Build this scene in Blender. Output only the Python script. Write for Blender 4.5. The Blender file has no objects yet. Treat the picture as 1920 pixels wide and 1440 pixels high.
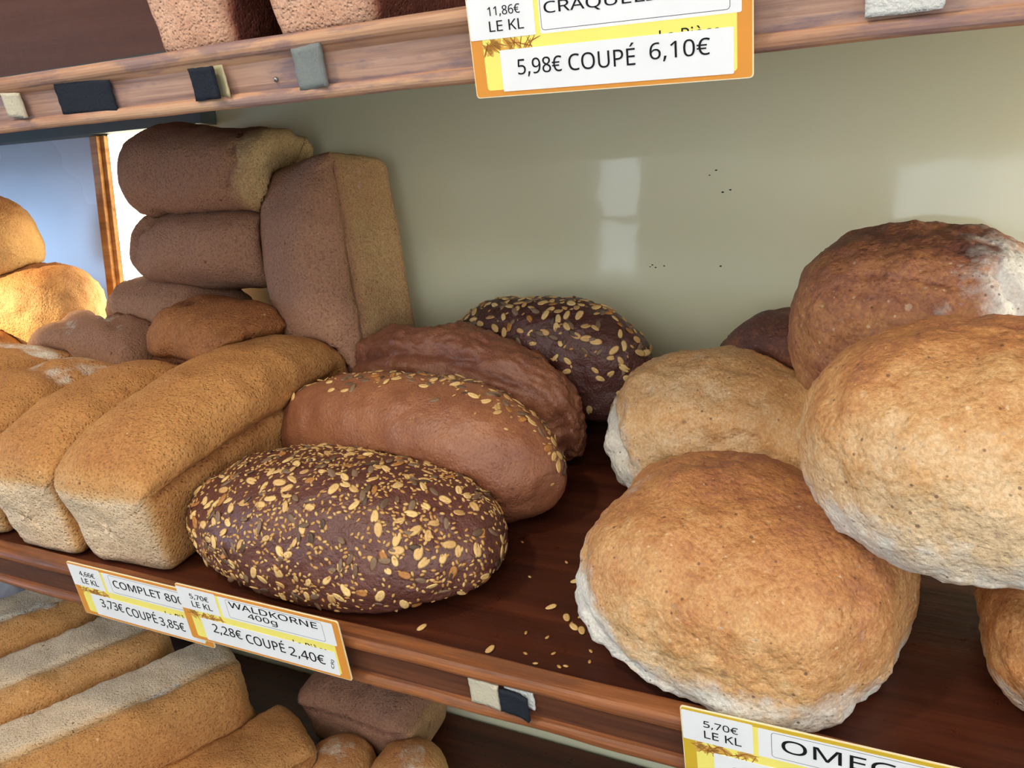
import bpy, bmesh, math, random
import numpy as np
from mathutils import Vector, Matrix, noise

S = bpy.context.scene
COL = S.collection
R = math.radians

# ------------------------------------------------------------------ camera
CAM_Z = 1.5
cd = bpy.data.cameras.new('camera'); cam = bpy.data.objects.new('camera', cd); COL.objects.link(cam)
cr = Vector((.89046, .45433, -.02571)); cu = Vector((-.06603, .18491, .98053)); cf = Vector((-.45024, .87143, -.19466))
cam.matrix_world = Matrix(((cr.x, cu.x, -cf.x, 0), (cr.y, cu.y, -cf.y, 0), (cr.z, cu.z, -cf.z, CAM_Z), (0, 0, 0, 1)))
cd.sensor_fit = 'HORIZONTAL'; cd.sensor_width = 36; cd.lens = 30.0; cd.clip_start = .01
S.camera = cam

# ------------------------------------------------------------------ world and light
wd = bpy.data.worlds.new('world'); S.world = wd; wd.use_nodes = True
wd.node_tree.nodes['Background'].inputs[0].default_value = (.8, .9, 1, 1)
wd.node_tree.nodes['Background'].inputs[1].default_value = .25
S.view_settings.view_transform = 'Standard'; S.view_settings.look = 'None'
S.view_settings.exposure = 0.0; S.view_settings.gamma = 1.0; S.view_settings.use_curve_mapping = False

def area(name, loc, target, sx, sy, power, col):
    l = bpy.data.lights.new(name, 'AREA'); l.shape = 'RECTANGLE'; l.size = sx; l.size_y = sy; l.energy = power; l.color = col
    o = bpy.data.objects.new(name, l); COL.objects.link(o); o.location = loc
    o.rotation_euler = (Vector(target) - Vector(loc)).to_track_quat('-Z', 'Y').to_euler()
    return o
def spot(name, loc, target, power, col, angle, blend, rad):
    l = bpy.data.lights.new(name, 'SPOT'); l.energy = power; l.color = col; l.spot_size = R(angle); l.spot_blend = blend; l.shadow_soft_size = rad
    o = bpy.data.objects.new(name, l); COL.objects.link(o); o.location = loc
    o.rotation_euler = (Vector(target) - Vector(loc)).to_track_quat('-Z', 'Y').to_euler()
    return o
WARM = (1.0, .87, .68); COOL = (.80, .88, 1.0)
KEY = spot('ceiling_spot_light', (-.72, -.32, 2.50), (-.45, .55, 1.25), 30, WARM, 62, .5, .05)
SPOT2 = spot('shelf_spot_light', (-2.05, -.55, 2.0), (-1.28, .70, 1.40), 430, (1, .87, .50), 17, .6, .02)
PANE_L = 4.2          # radiance of the daylit panes
HIGH_L = 4.5          # radiance of the long high window, added as daylight fill

# ------------------------------------------------------------------ helpers
def tag(o, label=None, cat=None, group=None, kind=None):
    if label: o['label'] = label
    if cat: o['category'] = cat
    if group: o['group'] = group
    if kind: o['kind'] = kind
    return o
def link(name, me, mat=None, parent=None, matrix=None):
    o = bpy.data.objects.new(name, me); COL.objects.link(o)
    if mat is not None and me is not None and not me.materials: me.materials.append(mat)
    if parent is not None: o.parent = parent
    if matrix is not None: o.matrix_local = matrix
    return o
def empty(name, matrix):
    o = bpy.data.objects.new(name, None); COL.objects.link(o); o.matrix_world = matrix; o.empty_display_size = .02
    return o
def bm_mesh(name, bm, smooth=False):
    me = bpy.data.meshes.new(name); bm.normal_update(); bm.to_mesh(me); bm.free()
    if smooth: me.polygons.foreach_set('use_smooth', [True] * len(me.polygons))
    return me
def box_bm(bm, x0, x1, y0, y1, z0, z1, bev=0):
    r = bmesh.ops.create_cube(bm, size=1)
    bmesh.ops.scale(bm, vec=(x1 - x0, y1 - y0, z1 - z0), verts=r['verts'])
    bmesh.ops.translate(bm, vec=((x0 + x1) / 2, (y0 + y1) / 2, (z0 + z1) / 2), verts=r['verts'])
    if bev:
        es = list({e for v in r['verts'] for e in v.link_edges})
        bmesh.ops.bevel(bm, geom=es, offset=bev, segments=2, affect='EDGES', profile=.5)
def box(name, mat, x0, x1, y0, y1, z0, z1, bev=0, parent=None):
    bm = bmesh.new(); box_bm(bm, x0, x1, y0, y1, z0, z1, bev)
    return link(name, bm_mesh(name, bm), mat, parent)
def struct(name, mat, *a, **k):
    o = box(name, mat, *a, **k); o['kind'] = 'structure'; return o

# ------------------------------------------------------------------ materials
def srgb(r, g, b):
    f = lambda c: (c / 255 / 12.92) if c / 255 <= .04045 else ((c / 255 + .055) / 1.055) ** 2.4
    return (f(r), f(g), f(b), 1)
class NT:
    def __init__(s, name):
        s.m = bpy.data.materials.new(name); s.m.use_nodes = True; s.t = s.m.node_tree; s.b = s.t.nodes['Principled BSDF']
    def n(s, typ, **kw):
        nd = s.t.nodes.new(typ)
        for k, v in kw.items():
            if k in nd.inputs: s.put(nd, k, v)
            else: setattr(nd, k, v)
        return nd
    def put(s, nd, k, v):
        if hasattr(v, 'is_linked'): s.t.links.new(v, nd.inputs[k])
        else: nd.inputs[k].default_value = v
    def set(s, **kw):
        for k, v in kw.items(): s.put(s.b, k.replace('_', ' '), v)
    def coord(s, scale=(1, 1, 1), kind='Object', loc=(0, 0, 0)):
        tc = s.n('ShaderNodeTexCoord'); mp = s.n('ShaderNodeMapping'); mp.inputs['Scale'].default_value = scale; mp.inputs['Location'].default_value = loc
        s.t.links.new(tc.outputs[kind], mp.inputs['Vector']); return mp.outputs[0]
    def noise(s, vec, scale, detail=4, rough=.55, dist=0):
        nd = s.n('ShaderNodeTexNoise', Scale=scale, Detail=detail, Roughness=rough, Distortion=dist); s.t.links.new(vec, nd.inputs['Vector']); return nd.outputs[0]
    def voro(s, vec, scale, out='Distance', feature='F1', rnd=1.0):
        nd = s.n('ShaderNodeTexVoronoi', feature=feature); nd.inputs['Scale'].default_value = scale; nd.inputs['Randomness'].default_value = rnd
        s.t.links.new(vec, nd.inputs['Vector']); return nd.outputs[out]
    def math(s, op, a, b=0.0, c=0.0, clamp=False):
        nd = s.n('ShaderNodeMath', operation=op, use_clamp=clamp)
        for i, v in enumerate((a, b, c)):
            if hasattr(v, 'is_linked'): s.t.links.new(v, nd.inputs[i])
            else: nd.inputs[i].default_value = v
        return nd.outputs[0]
    def rng(s, v, a, b, c=0.0, d=1.0):
        nd = s.n('ShaderNodeMapRange', clamp=True)
        s.t.links.new(v, nd.inputs[0])
        for i, q in enumerate((a, b, c, d)): nd.inputs[i + 1].default_value = q
        return nd.outputs[0]
    def ramp(s, v, stops):
        nd = s.n('ShaderNodeValToRGB'); s.t.links.new(v, nd.inputs[0]); e = nd.color_ramp.elements
        while len(e) < len(stops): e.new(.5)
        for el, (p, c) in zip(e, stops): el.position = p; el.color = c
        return nd.outputs[0]
    def mix(s, f, a, b, blend='MIX'):
        nd = s.n('ShaderNodeMix', data_type='RGBA', blend_type=blend)
        for i, v in ((0, f), (6, a), (7, b)):
            if hasattr(v, 'is_linked'): s.t.links.new(v, nd.inputs[i])
            else: nd.inputs[i].default_value = v
        return nd.outputs[2]
    def attr(s, name):
        nd = s.n('ShaderNodeAttribute', attribute_name=name); return nd.outputs['Fac']
    def bump(s, h, dist, strength=1.0, prev=None):
        nd = s.n('ShaderNodeBump'); nd.inputs['Strength'].default_value = strength; nd.inputs['Distance'].default_value = dist
        s.t.links.new(h, nd.inputs['Height'])
        if prev is not None: s.t.links.new(prev, nd.inputs['Normal'])
        s.t.links.new(nd.outputs[0], s.b.inputs['Normal']); return nd.outputs[0]

def plain(name, col, rough=.6, spec=.4, bumpy=0):
    m = NT(name); v = m.coord()
    n = m.noise(v, 30, 3); c = m.mix(m.rng(n, .3, .7, 0, .12), col, tuple(q * .6 for q in col[:3]) + (1,))
    m.set(Base_Color=c, Roughness=rough); m.b.inputs['Specular IOR Level'].default_value = spec
    if bumpy: m.bump(m.noise(v, 400, 3), bumpy)
    return m.m

def crust(name, stops, flour, speck_dark, speck_light, dens=.5, rough=.62, spec=.35, grain=.0016, pore=.0008, mottle=.5, blot=9, coat=0, sc=1.0, big=.16, fgrain=.5):
    """baked crust: colour follows the bake and flour of each loaf, with bran specks, pores and grain"""
    m = NT(name); v = m.coord()
    bake = m.attr('bake'); fl = m.attr('flour')
    n1 = m.noise(v, blot, 5, .6); n2 = m.noise(v, 55, 5, .6); n3 = m.noise(v, 260, 3, .6)
    t = m.math('MULTIPLY_ADD', m.math('SUBTRACT', n1, .5), mottle, bake)
    t = m.math('MULTIPLY_ADD', m.math('SUBTRACT', n2, .5), mottle * .7, t)
    t = m.math('MULTIPLY_ADD', m.math('SUBTRACT', n3, .5), mottle * .55, t, True)
    c = m.ramp(t, stops)
    f = m.math('MULTIPLY_ADD', m.math('SUBTRACT', n2, .5), 1.3, m.math('MULTIPLY_ADD', m.math('SUBTRACT', n1, .5), 1.1, fl))
    f = m.rng(f, .32, .78)
    c = m.mix(f, c, flour)
    for scale, dd, am in ((420 * sc, dens, .7), (150 * sc, dens * big, .8)):
        vv = m.voro(v, scale); vc = m.n('ShaderNodeSeparateColor'); m.t.links.new(m.voro(v, scale, 'Color'), vc.inputs[0])
        vv = m.math('MULTIPLY_ADD', m.math('SUBTRACT', n3, .5), .5, vv)
        size = m.math('MULTIPLY_ADD', vc.outputs[2], .26, .08)
        pick = m.rng(vc.outputs[0], 1 - dd * .45, 1 - dd * .45 + .03)
        sd = m.math('MULTIPLY', m.math('MULTIPLY', m.math('SUBTRACT', size, vv), 9.0, 0, True), pick)
        c = m.mix(m.math('MULTIPLY', sd, am), c, speck_dark)
        pl = m.rng(vc.outputs[1], 1 - dd * .4, 1 - dd * .4 + .03)
        sl = m.math('MULTIPLY', m.math('MULTIPLY', m.math('SUBTRACT', size, vv), 9.0, 0, True), pl)
        c = m.mix(m.math('MULTIPLY', sl, am * .55), c, speck_light)
    n4 = m.noise(v, 520, 2, .65)
    c = m.mix(m.rng(n4, .35, .65, 0, fgrain), c, m.mix(.55, c, speck_dark))
    m.set(Base_Color=c, Roughness=m.math('MULTIPLY_ADD', f, .25, rough, True))
    m.b.inputs['Specular IOR Level'].default_value = spec
    if coat: m.b.inputs['Coat Weight'].default_value = coat; m.b.inputs['Coat Roughness'].default_value = .38
    h = m.math('ADD', m.math('MULTIPLY', n3, .6), m.math('MULTIPLY', n2, 1.2))
    b = m.bump(h, grain * 1.6)
    pv = m.voro(v, 330 * sc)
    m.bump(m.rng(pv, .0, .45), pore, 1.0, b)
    return m.m

M = {}
M['complet'] = crust('wholemeal_crust', [(0, srgb(238, 214, 182)), (.3, srgb(218, 174, 122)), (.55, srgb(202, 146, 86)), (.8, srgb(172, 112, 64)), (1, srgb(120, 70, 42))],
                     srgb(232, 224, 210), srgb(120, 68, 34), srgb(240, 210, 156), .9, .72, .25, .0013, .0011, .36, 8, big=.12, fgrain=.55)
M['complet_dark'] = crust('dark_wholemeal_crust', [(0, srgb(206, 176, 124)), (.3, srgb(184, 142, 100)), (.55, srgb(172, 128, 100)), (.8, srgb(162, 118, 96)), (1, srgb(128, 88, 74))],
                     srgb(220, 210, 196), srgb(92, 56, 40), srgb(214, 180, 140), .9, .78, .25, .0013, .0010, .36, 8, big=.12, fgrain=.65)
M['wald'] = crust('seeded_rye_crust', [(0, srgb(150, 100, 74)), (.4, srgb(118, 72, 58)), (.7, srgb(96, 54, 46)), (1, srgb(70, 38, 33))],
                  srgb(160, 120, 100), srgb(60, 30, 24), srgb(150, 110, 86), .3, .42, .5, .0014, .0004, .5, 14, .10)
M['glossrye'] = crust('glossy_rye_crust', [(0, srgb(196, 146, 98)), (.35, srgb(166, 108, 72)), (.65, srgb(136, 82, 60)), (1, srgb(92, 52, 42))],
                  srgb(190, 150, 118), srgb(76, 42, 30), srgb(206, 160, 118), .35, .42, .45, .0010, .0004, .55, 12, .14, fgrain=.35)
M['pink'] = crust('lavender_lit_crumb_crust', [(0, srgb(226, 182, 154)), (.3, srgb(206, 154, 124)), (.55, srgb(168, 108, 84)), (.8, srgb(112, 62, 48)), (1, srgb(84, 46, 38))],  # pinkened to carry the lavender light on the top shelf loaves
                     srgb(230, 214, 200), srgb(120, 68, 50), srgb(236, 200, 172), .8, .8, .2, .0016, .0010, .36, 14, big=.12, fgrain=.5)
M['omega'] = crust('golden_flax_crust', [(0, srgb(230, 198, 156)), (.3, srgb(216, 166, 110)), (.55, srgb(196, 134, 80)), (.8, srgb(162, 102, 70)), (1, srgb(118, 74, 60))],
                  srgb(232, 226, 214), srgb(84, 54, 44), srgb(250, 228, 192), .42, .55, .4, .0015, .0006, .95, 10, .04, .62, big=.14, fgrain=.4)
M['roll'] = crust('floury_roll_crust', [(0, srgb(232, 210, 160)), (.4, srgb(222, 178, 112)), (.8, srgb(176, 114, 66)), (1, srgb(132, 80, 48))],
                  srgb(224, 212, 190), srgb(100, 60, 36), srgb(230, 200, 150), .4, .66, .3, .0012, .0006, .4, 10, big=.1)

def wood(name, c0, c1, c2, worn=None, rough=.45, scale=1.0, wornamt=.5, spec=.4):
    m = NT(name); v = m.coord((1.2 * scale, 22 * scale, 22 * scale)); vf = m.coord((6 * scale, 160 * scale, 160 * scale)); vo = m.coord()
    n1 = m.noise(v, 1.6, 6, .62, 1.8); n2 = m.noise(vf, 1.0, 4, .6); n3 = m.noise(vo, 60, 5, .65)
    t = m.math('MULTIPLY_ADD', m.math('SUBTRACT', n2, .5), .5, n1, True)
    c = m.ramp(t, [(.28, c0), (.5, c1), (.72, c2)])
    if worn:
        w = m.math('MULTIPLY_ADD', m.math('SUBTRACT', n2, .5), .4, m.noise(m.coord((9, 60, 40)), 1.0, 6, .65))
        c = m.mix(m.math('MULTIPLY', m.rng(w, .50, .60), wornamt), c, worn)
    m.set(Base_Color=c, Roughness=m.rng(n3, .3, .7, rough - .1, rough + .15)); m.b.inputs['Specular IOR Level'].default_value = spec
    m.bump(m.math('ADD', m.math('MULTIPLY', n2, .7), m.math('MULTIPLY', n3, .5)), .0008)
    return m.m
M['rail_up'] = wood('worn_cool_lit_oak_rail', srgb(112, 82, 74), srgb(172, 136, 118), srgb(196, 160, 138), srgb(104, 90, 104), .6, 1.0, .7)  # worn oak, pinkened and greyed to carry bluish light on the top rail
M['rail'] = wood('varnished_oak_rail', srgb(70, 38, 26), srgb(104, 60, 38), srgb(130, 80, 50), srgb(76, 54, 48), .5, 1.0, .45)
M['bead'] = wood('orange_varnished_bead', srgb(92, 50, 28), srgb(142, 84, 46), srgb(166, 104, 58), srgb(92, 62, 52), .46, 1.0, .5)
M['bead_up'] = wood('worn_oak_bead', srgb(124, 84, 66), srgb(186, 140, 110), srgb(206, 164, 130), srgb(104, 88, 104), .75, 1.0, .6)
M['board'] = wood('dark_varnished_board', srgb(48, 22, 14), srgb(74, 34, 20), srgb(96, 48, 28), srgb(60, 30, 22), .34, .6, .3)
M['darkback'] = wood('brown_back_board', srgb(92, 54, 42), srgb(104, 62, 48), srgb(116, 72, 56), None, .4, .4, .3)
M['post'] = wood('light_oak_trim', srgb(136, 92, 50), srgb(172, 122, 72), srgb(196, 148, 92), None, .45)

def laminate(name, col, rough=.045, spec=.5):
    m = NT(name); v = m.coord()
    n = m.noise(v, 3, 4); f = m.noise(m.coord((1, 1, 60)), 6, 2)
    c = m.mix(m.rng(n, .3, .7, 0, .10), col, tuple(q * .8 for q in col[:3]) + (1,))
    m.set(Base_Color=c, Roughness=m.rng(n, .3, .7, rough, rough + .05)); m.b.inputs['Specular IOR Level'].default_value = spec
    m.bump(m.noise(v, 14, 2), .0003)
    return m.m
M['wall'] = laminate('beige_laminate', srgb(219, 216, 184))
M['bluepanel'] = laminate('pale_blue_laminate', srgb(196, 208, 228), .24)
M['pelmet'] = plain('grey_green_metal', srgb(74, 84, 82), .5, .4)
M['plaster'] = plain('cream_plaster', srgb(226, 220, 205), .8, .2)
M['ceil'] = plain('white_ceiling', srgb(236, 232, 222), .85, .2)
M['tile'] = plain('grey_floor_tiles', srgb(120, 112, 104), .5, .3)
M['white'] = plain('white_painted_frame', srgb(236, 236, 232), .5, .4)
def emis(name, col, st):
    m = NT(name); v = m.coord(); n = m.noise(v, .8, 2)
    c = m.mix(m.rng(n, .35, .65), col, tuple(q * .86 for q in col[:3]) + (1,))
    m.set(Base_Color=(.02, .02, .02, 1)); m.put(m.b, 'Emission Color', c); m.b.inputs['Emission Strength'].default_value = st
    return m.m
M['pane'] = emis('daylit_glass', (.80, .92, 1, 1), PANE_L)
M['pane_high'] = emis('high_fill_glass', (.84, .93, 1, 1), HIGH_L)
M['pane_blue'] = emis('blue_sky_glass', (.40, .64, 1, 1), 17.0)
M['pane_side'] = emis('side_fill_glass', (.94, .97, 1, 1), 4.0)
M['strip'] = emis('fill_light_diffuser', (1, .96, .88, 1), 13.5)
M['tube'] = emis('lit_tube', (1, .92, .70, 1), 85.0)
M['lamp'] = emis('lit_diffuser', (1, .90, .66, 1), 7.0)
M['velcro_black'] = plain('black_fuzzy_fabric', srgb(40, 44, 52), .95, .15, .001)
M['velcro_beige'] = plain('beige_woven_fabric', srgb(206, 196, 172), .95, .15, .001)
M['velcro_white'] = plain('white_fuzzy_fabric', srgb(214, 212, 206), .95, .15, .0015)
M['velcro_grey'] = plain('grey_rubber_pad', srgb(128, 132, 130), .8, .3, .0006)
M['glue'] = plain('yellowed_adhesive', srgb(186, 176, 138), .5, .4)
M['steel'] = plain('dull_steel', srgb(150, 150, 150), .3, .5); M['steel'].node_tree.nodes['Principled BSDF'].inputs['Metallic'].default_value = .9
M['ink'] = plain('black_ink', srgb(22, 22, 26), .6, .2)
M['ink_soft'] = plain('grey_ink', srgb(70, 68, 66), .6, .2)
M['orange'] = plain('orange_card', srgb(226, 150, 62), .5, .3)
M['ochre'] = plain('ochre_card', srgb(214, 178, 52), .5, .3)
M['yellow'] = plain('yellow_card', srgb(250, 236, 120), .55, .3)
M['paper'] = plain('white_paper', srgb(240, 240, 242), .6, .25)
M['edgepaper'] = plain('cream_card_edge', srgb(246, 232, 190), .6, .25)
M['wheatbrown'] = plain('wheat_print_brown', srgb(170, 110, 50), .6, .2)
M['wheatgold'] = plain('wheat_print_gold', srgb(222, 172, 84), .6, .2)
M['plastic'] = plain('pale_lilac_plastic', srgb(206, 208, 226), .3, .5)
def seedmat(name, c0, c1, rough=.5):
    m = NT(name); t = m.attr('tint'); v = m.coord(); n = m.noise(v, 500, 3)
    t2 = m.math('MULTIPLY_ADD', m.math('SUBTRACT', n, .5), .5, t, True)
    m.set(Base_Color=m.ramp(t2, [(0, c0), (1, c1)]), Roughness=rough); m.b.inputs['Specular IOR Level'].default_value = .35
    m.bump(m.noise(v, 900, 2), .0003)
    return m.m
M['oat'] = seedmat('toasted_oat', srgb(176, 116, 60), srgb(236, 198, 132))
M['sesame'] = seedmat('sesame', srgb(190, 138, 76), srgb(230, 194, 128))
M['sunflower'] = seedmat('sunflower_kernel', srgb(78, 58, 44), srgb(134, 106, 82), .4)
M['flax'] = seedmat('flax', srgb(62, 40, 34), srgb(110, 70, 50), .3)

# ------------------------------------------------------------------ the room
WALL_Y = .87
XT = -1.085            # oak post
struct('floor', M['tile'], -3.05, 1.55, -2.55, .95, -.05, 0)
struct('ceiling', M['ceil'], -3.05, 1.55, -2.55, .95, 2.7, 2.75)
struct('wall_left', M['plaster'], -3.1, -3.0, -2.55, .95, 0, 2.7)
struct('wall_right', M['plaster'], 1.5, 1.6, -2.55, .95, 0, 2.7)
struct('wall_front', M['plaster'], -3.0, 1.5, -2.6, -2.5, 0, 2.7)
wb = struct('wall_back', M['wall'], -1.1, 1.5, WALL_Y, WALL_Y + .08, 0, 1.70)
struct('wall_back_upper', M['darkback'], -3.0, 1.5, WALL_Y, WALL_Y + .08, 1.70, 2.7)
struct('wall_back_left', M['bluepanel'], -3.0, -1.1, WALL_Y, WALL_Y + .08, 0, 1.70)
# fly specks on the beige wall
bm = bmesh.new()
for x, z, r in ((-.215, 1.538, .0009), (-.2215, 1.5335, .0007), (-.2005, 1.5185, .0009), (-.208, 1.5165, .001), (-.2672, 1.4435, .0008), (-.2800, 1.4445, .0008), (-.2825, 1.4425, .0006), (-.2765, 1.4418, .0008), (-.2085, 1.4435, .0009)):
    bmesh.ops.create_circle(bm, cap_ends=True, segments=8, radius=r, matrix=Matrix.Translation((x, WALL_Y - .0004, z)) @ Matrix.Rotation(R(90), 4, 'X') @ Matrix.Diagonal((1.5, .8, 1, 1)))
link('dirt_specks', bm_mesh('dirt_specks', bm), M['ink'], wb)

def window(name, axis, a0, a1, z0, z1, mat, mull_z=(), mull_a=(), pos=-2.5, fw=.035):
    bm = bmesh.new()
    def bar(p0, p1, q0, q1, d):
        if axis == 'y': box_bm(bm, p0, p1, pos, pos + d, q0, q1, .004)
        else: box_bm(bm, pos, pos + d, p0, p1, q0, q1, .004)
    for a in (a0, a1): bar(a - fw, a + fw, z0 - fw, z1 + fw, .05)
    for z in (z0, z1): bar(a0 - fw, a1 + fw, z - fw, z + fw, .045)
    for z in mull_z: bar(a0, a1, z - fw * .8, z + fw * .8, .04)
    for a in mull_a: bar(a - fw * .8, a + fw * .8, z0, z1, .04)
    fr = link(name, bm_mesh(name, bm), M['white']); fr['kind'] = 'structure'
    if axis == 'y': box('pane', mat, a0, a1, pos + .002, pos + .012, z0, z1, 0, fr)
    else: box('pane', mat, pos + .002, pos + .012, a0, a1, z0, z1, 0, fr)
    return fr
window('window_1', 'y', -.27, 1.2, .75, 1.71, M['pane'], (1.37,))
window('window_2', 'y', -1.66, -1.41, 1.16, 1.79, M['pane'], (1.47,), (), -2.5, .025)
window('window_3', 'y', -2.92, -2.62, 1.12, 1.74, M['pane'], (), (), -2.5, .025)
window('window_4', 'x', -.95, .10, 1.2, 1.62, M['pane_blue'], (), (), -3.0, .03)
window('side_fill_window', 'x', -1.7, .30, 1.0, 2.2, M['pane_side'], (1.6,), (-.7,), 1.5 - .05, .035)  # unseen side window, added to brighten wall and loaves from the right
window('high_fill_window', 'y', -2.2, 1.3, 2.25, 2.62, M['pane_high'], (), (-1.15, -.1))  # unseen high window, added as cool daylight fill

# ceiling fittings that carry the two spots
def ceiling_spot(loc, target, label):
    t = empty('spotlight', Matrix.Translation(loc)); tag(t, label, 'spotlight', 'ceiling spotlights')
    d = (Vector(target) - Vector(loc)).normalized(); q = d.to_track_quat('Z', 'Y').to_matrix().to_4x4()
    bm = bmesh.new(); n = 24
    prof = [(-.12, .0), (-.12, .035), (-.06, .045), (-.012, .058), (.004, .060), (.004, .056), (-.014, .052)]
    rings = []
    for z, r in prof:
        rings.append([bm.verts.new((r * math.cos(2 * math.pi * k / n), r * math.sin(2 * math.pi * k / n), z)) for k in range(n)] if r else [bm.verts.new((0, 0, z))] * n)
    for a, b in zip(rings, rings[1:]):
        for k in range(n):
            vs = [a[k], a[(k + 1) % n], b[(k + 1) % n], b[k]]
            vs = list(dict.fromkeys(vs))
            if len(vs) > 2: bm.faces.new(vs)
    link('housing', bm_mesh('housing', bm, True), M['white'], t, Matrix.Translation(-d * .03) @ q)
    bm = bmesh.new(); bmesh.ops.create_cone(bm, cap_ends=True, segments=12, radius1=.012, radius2=.012, depth=2.7 - loc[2] - .02)
    link('stem', bm_mesh('stem', bm, True), M['white'], t, Matrix.Translation(Vector((0, 0, (2.7 - loc[2]) / 2 + .01)) - d * .10))
    return t
ceiling_spot((-.72, -.32, 2.50), (-.45, .55, 1.25), 'white ceiling spotlight aimed at the seeded loaves')
ceiling_spot((-2.05, -.55, 2.0), (-1.33, .70, 1.38), 'white ceiling spotlight aimed at the yellow lit loaves')

for k, (x, y) in enumerate(((-1.3, -1.15), (.4, -1.15))):  # two unseen ceiling lights, added as ambient fill
    t = empty('fill_ceiling_light', Matrix.Translation((x, y, 2.7))); tag(t, 'long ceiling light added as fill, left of the two' if k == 0 else 'long ceiling light added as fill, right of the two', 'light', 'ceiling lights')
    box('housing', M['white'], -.65, .65, -.16, .16, -.05, -.001, .004, t)
    box('diffuser', M['strip'], -.62, .62, -.13, .13, -.062, -.0505, .003, t)
# oak post, lit panel and pelmet at the left end of the beige wall
def panelgroup():
    pz0, pz1 = 1.25, 1.625
    bm = bmesh.new(); box_bm(bm, XT - .02, XT - .004, WALL_Y - .022, WALL_Y - .002, pz0 - .2, pz1, .002)
    box_bm(bm, XT - .004, XT + .004, WALL_Y - .016, WALL_Y - .002, pz0 - .2, pz1, .001)
    p = link('trim_1', bm_mesh('trim_1', bm), M['post']); p['kind'] = 'structure'
    t = empty('light_panel', Matrix.Translation((-.98, WALL_Y, pz0)))
    tag(t, 'glaring white lit panel behind the stacked tin loaves beside the oak post', 'light')
    box('diffuser', M['lamp'], -.095, .075, -.014, -.010, .0, pz1 - pz0, 0, t)
    box('housing', M['white'], -.098, .08, -.010, -.001, -.002, pz1 - pz0 + .002, 0, t)
    t = empty('added_tube_lamp', Matrix.Translation((.52, .72, 1.2545)))  # unseen lamp right of the frame, added for warm light on the wall
    tag(t, 'unseen warm tube lamp, added to brighten the right wall and round loaves', 'lamp')
    box('housing', M['white'], -.006, .03, -.03, .03, .004, .34, .003, t)
    box('base', M['white'], -.05, .05, -.045, .045, .0105, .0185, .003, t)
    bm = bmesh.new(); bmesh.ops.create_cone(bm, cap_ends=True, segments=20, radius1=.013, radius2=.013, depth=.28, matrix=Matrix.Translation((-.022, 0, .185)))
    link('tube', bm_mesh('tube', bm, True), M['tube'], t)
    for z in (.040, .332):
        bm = bmesh.new(); bmesh.ops.create_cone(bm, cap_ends=True, segments=20, radius1=.016, radius2=.016, depth=.018, matrix=Matrix.Translation((-.022, 0, z)))
        link('end_cap', bm_mesh('end_cap', bm, True), M['white'], t)
    o = struct('trim_2', M['pelmet'], -3.0, -.878, WALL_Y - .028, WALL_Y - .001, 1.6265, 1.72)
panelgroup()

# ------------------------------------------------------------------ shelves
TILT = R(13)
SH = {'m': Matrix.Translation((0, .48, 1.196)) @ Matrix.Rotation(TILT, 4, 'X'),
      'u': Matrix.Translation((0, .48, 1.617)) @ Matrix.Rotation(TILT, 4, 'X'),
      'l': Matrix.Translation((0, .48, .768)) @ Matrix.Rotation(TILT, 4, 'X')}
DEPTH = .394
def rail_mesh(x0, x1, prof, seg=160, wob=.0006, seed=0):
    bm = bmesh.new(); rings = []
    for i in range(seg + 1):
        x = x0 + (x1 - x0) * i / seg; ring = []
        for (v, h) in prof:
            d = noise.noise(Vector((x * 18, v * 60, h * 60 + seed))) * wob
            ring.append(bm.verts.new((x, v + d, h + d * .6)))
        rings.append(ring)
    for a, b in zip(rings, rings[1:]):
        for k in range(len(prof)): bm.faces.new((a[k], a[(k + 1) % len(prof)], b[(k + 1) % len(prof)], b[k]))
    bm.faces.new(list(reversed(rings[0]))); bm.faces.new(rings[-1])
    bmesh.ops.recalc_face_normals(bm, faces=bm.faces)
    return bm_mesh('rail', bm, False)
def arcpts(cx, cy, r, a0, a1, n):
    return [(cx + r * math.cos(R(a0 + (a1 - a0) * k / n)), cy + r * math.sin(R(a0 + (a1 - a0) * k / n))) for k in range(n + 1)]
TOPB = [(-.004, -.008)] + [(-.004, .004)] + arcpts(-.008, .003, .004, 60, 90, 2) + arcpts(-.017, .0015, .0055, 90, 250, 7) + [(-.016, -.008)]
FACE = [(-.004, -.008), (-.0165, -.0075), (-.0165, -.027), (-.004, -.027)]
BOTB = [(-.004, -.0262), (-.016, -.0262)] + arcpts(-.0175, -.0312, .0046, 110, 270, 7) + [(-.004, -.036)]
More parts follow.
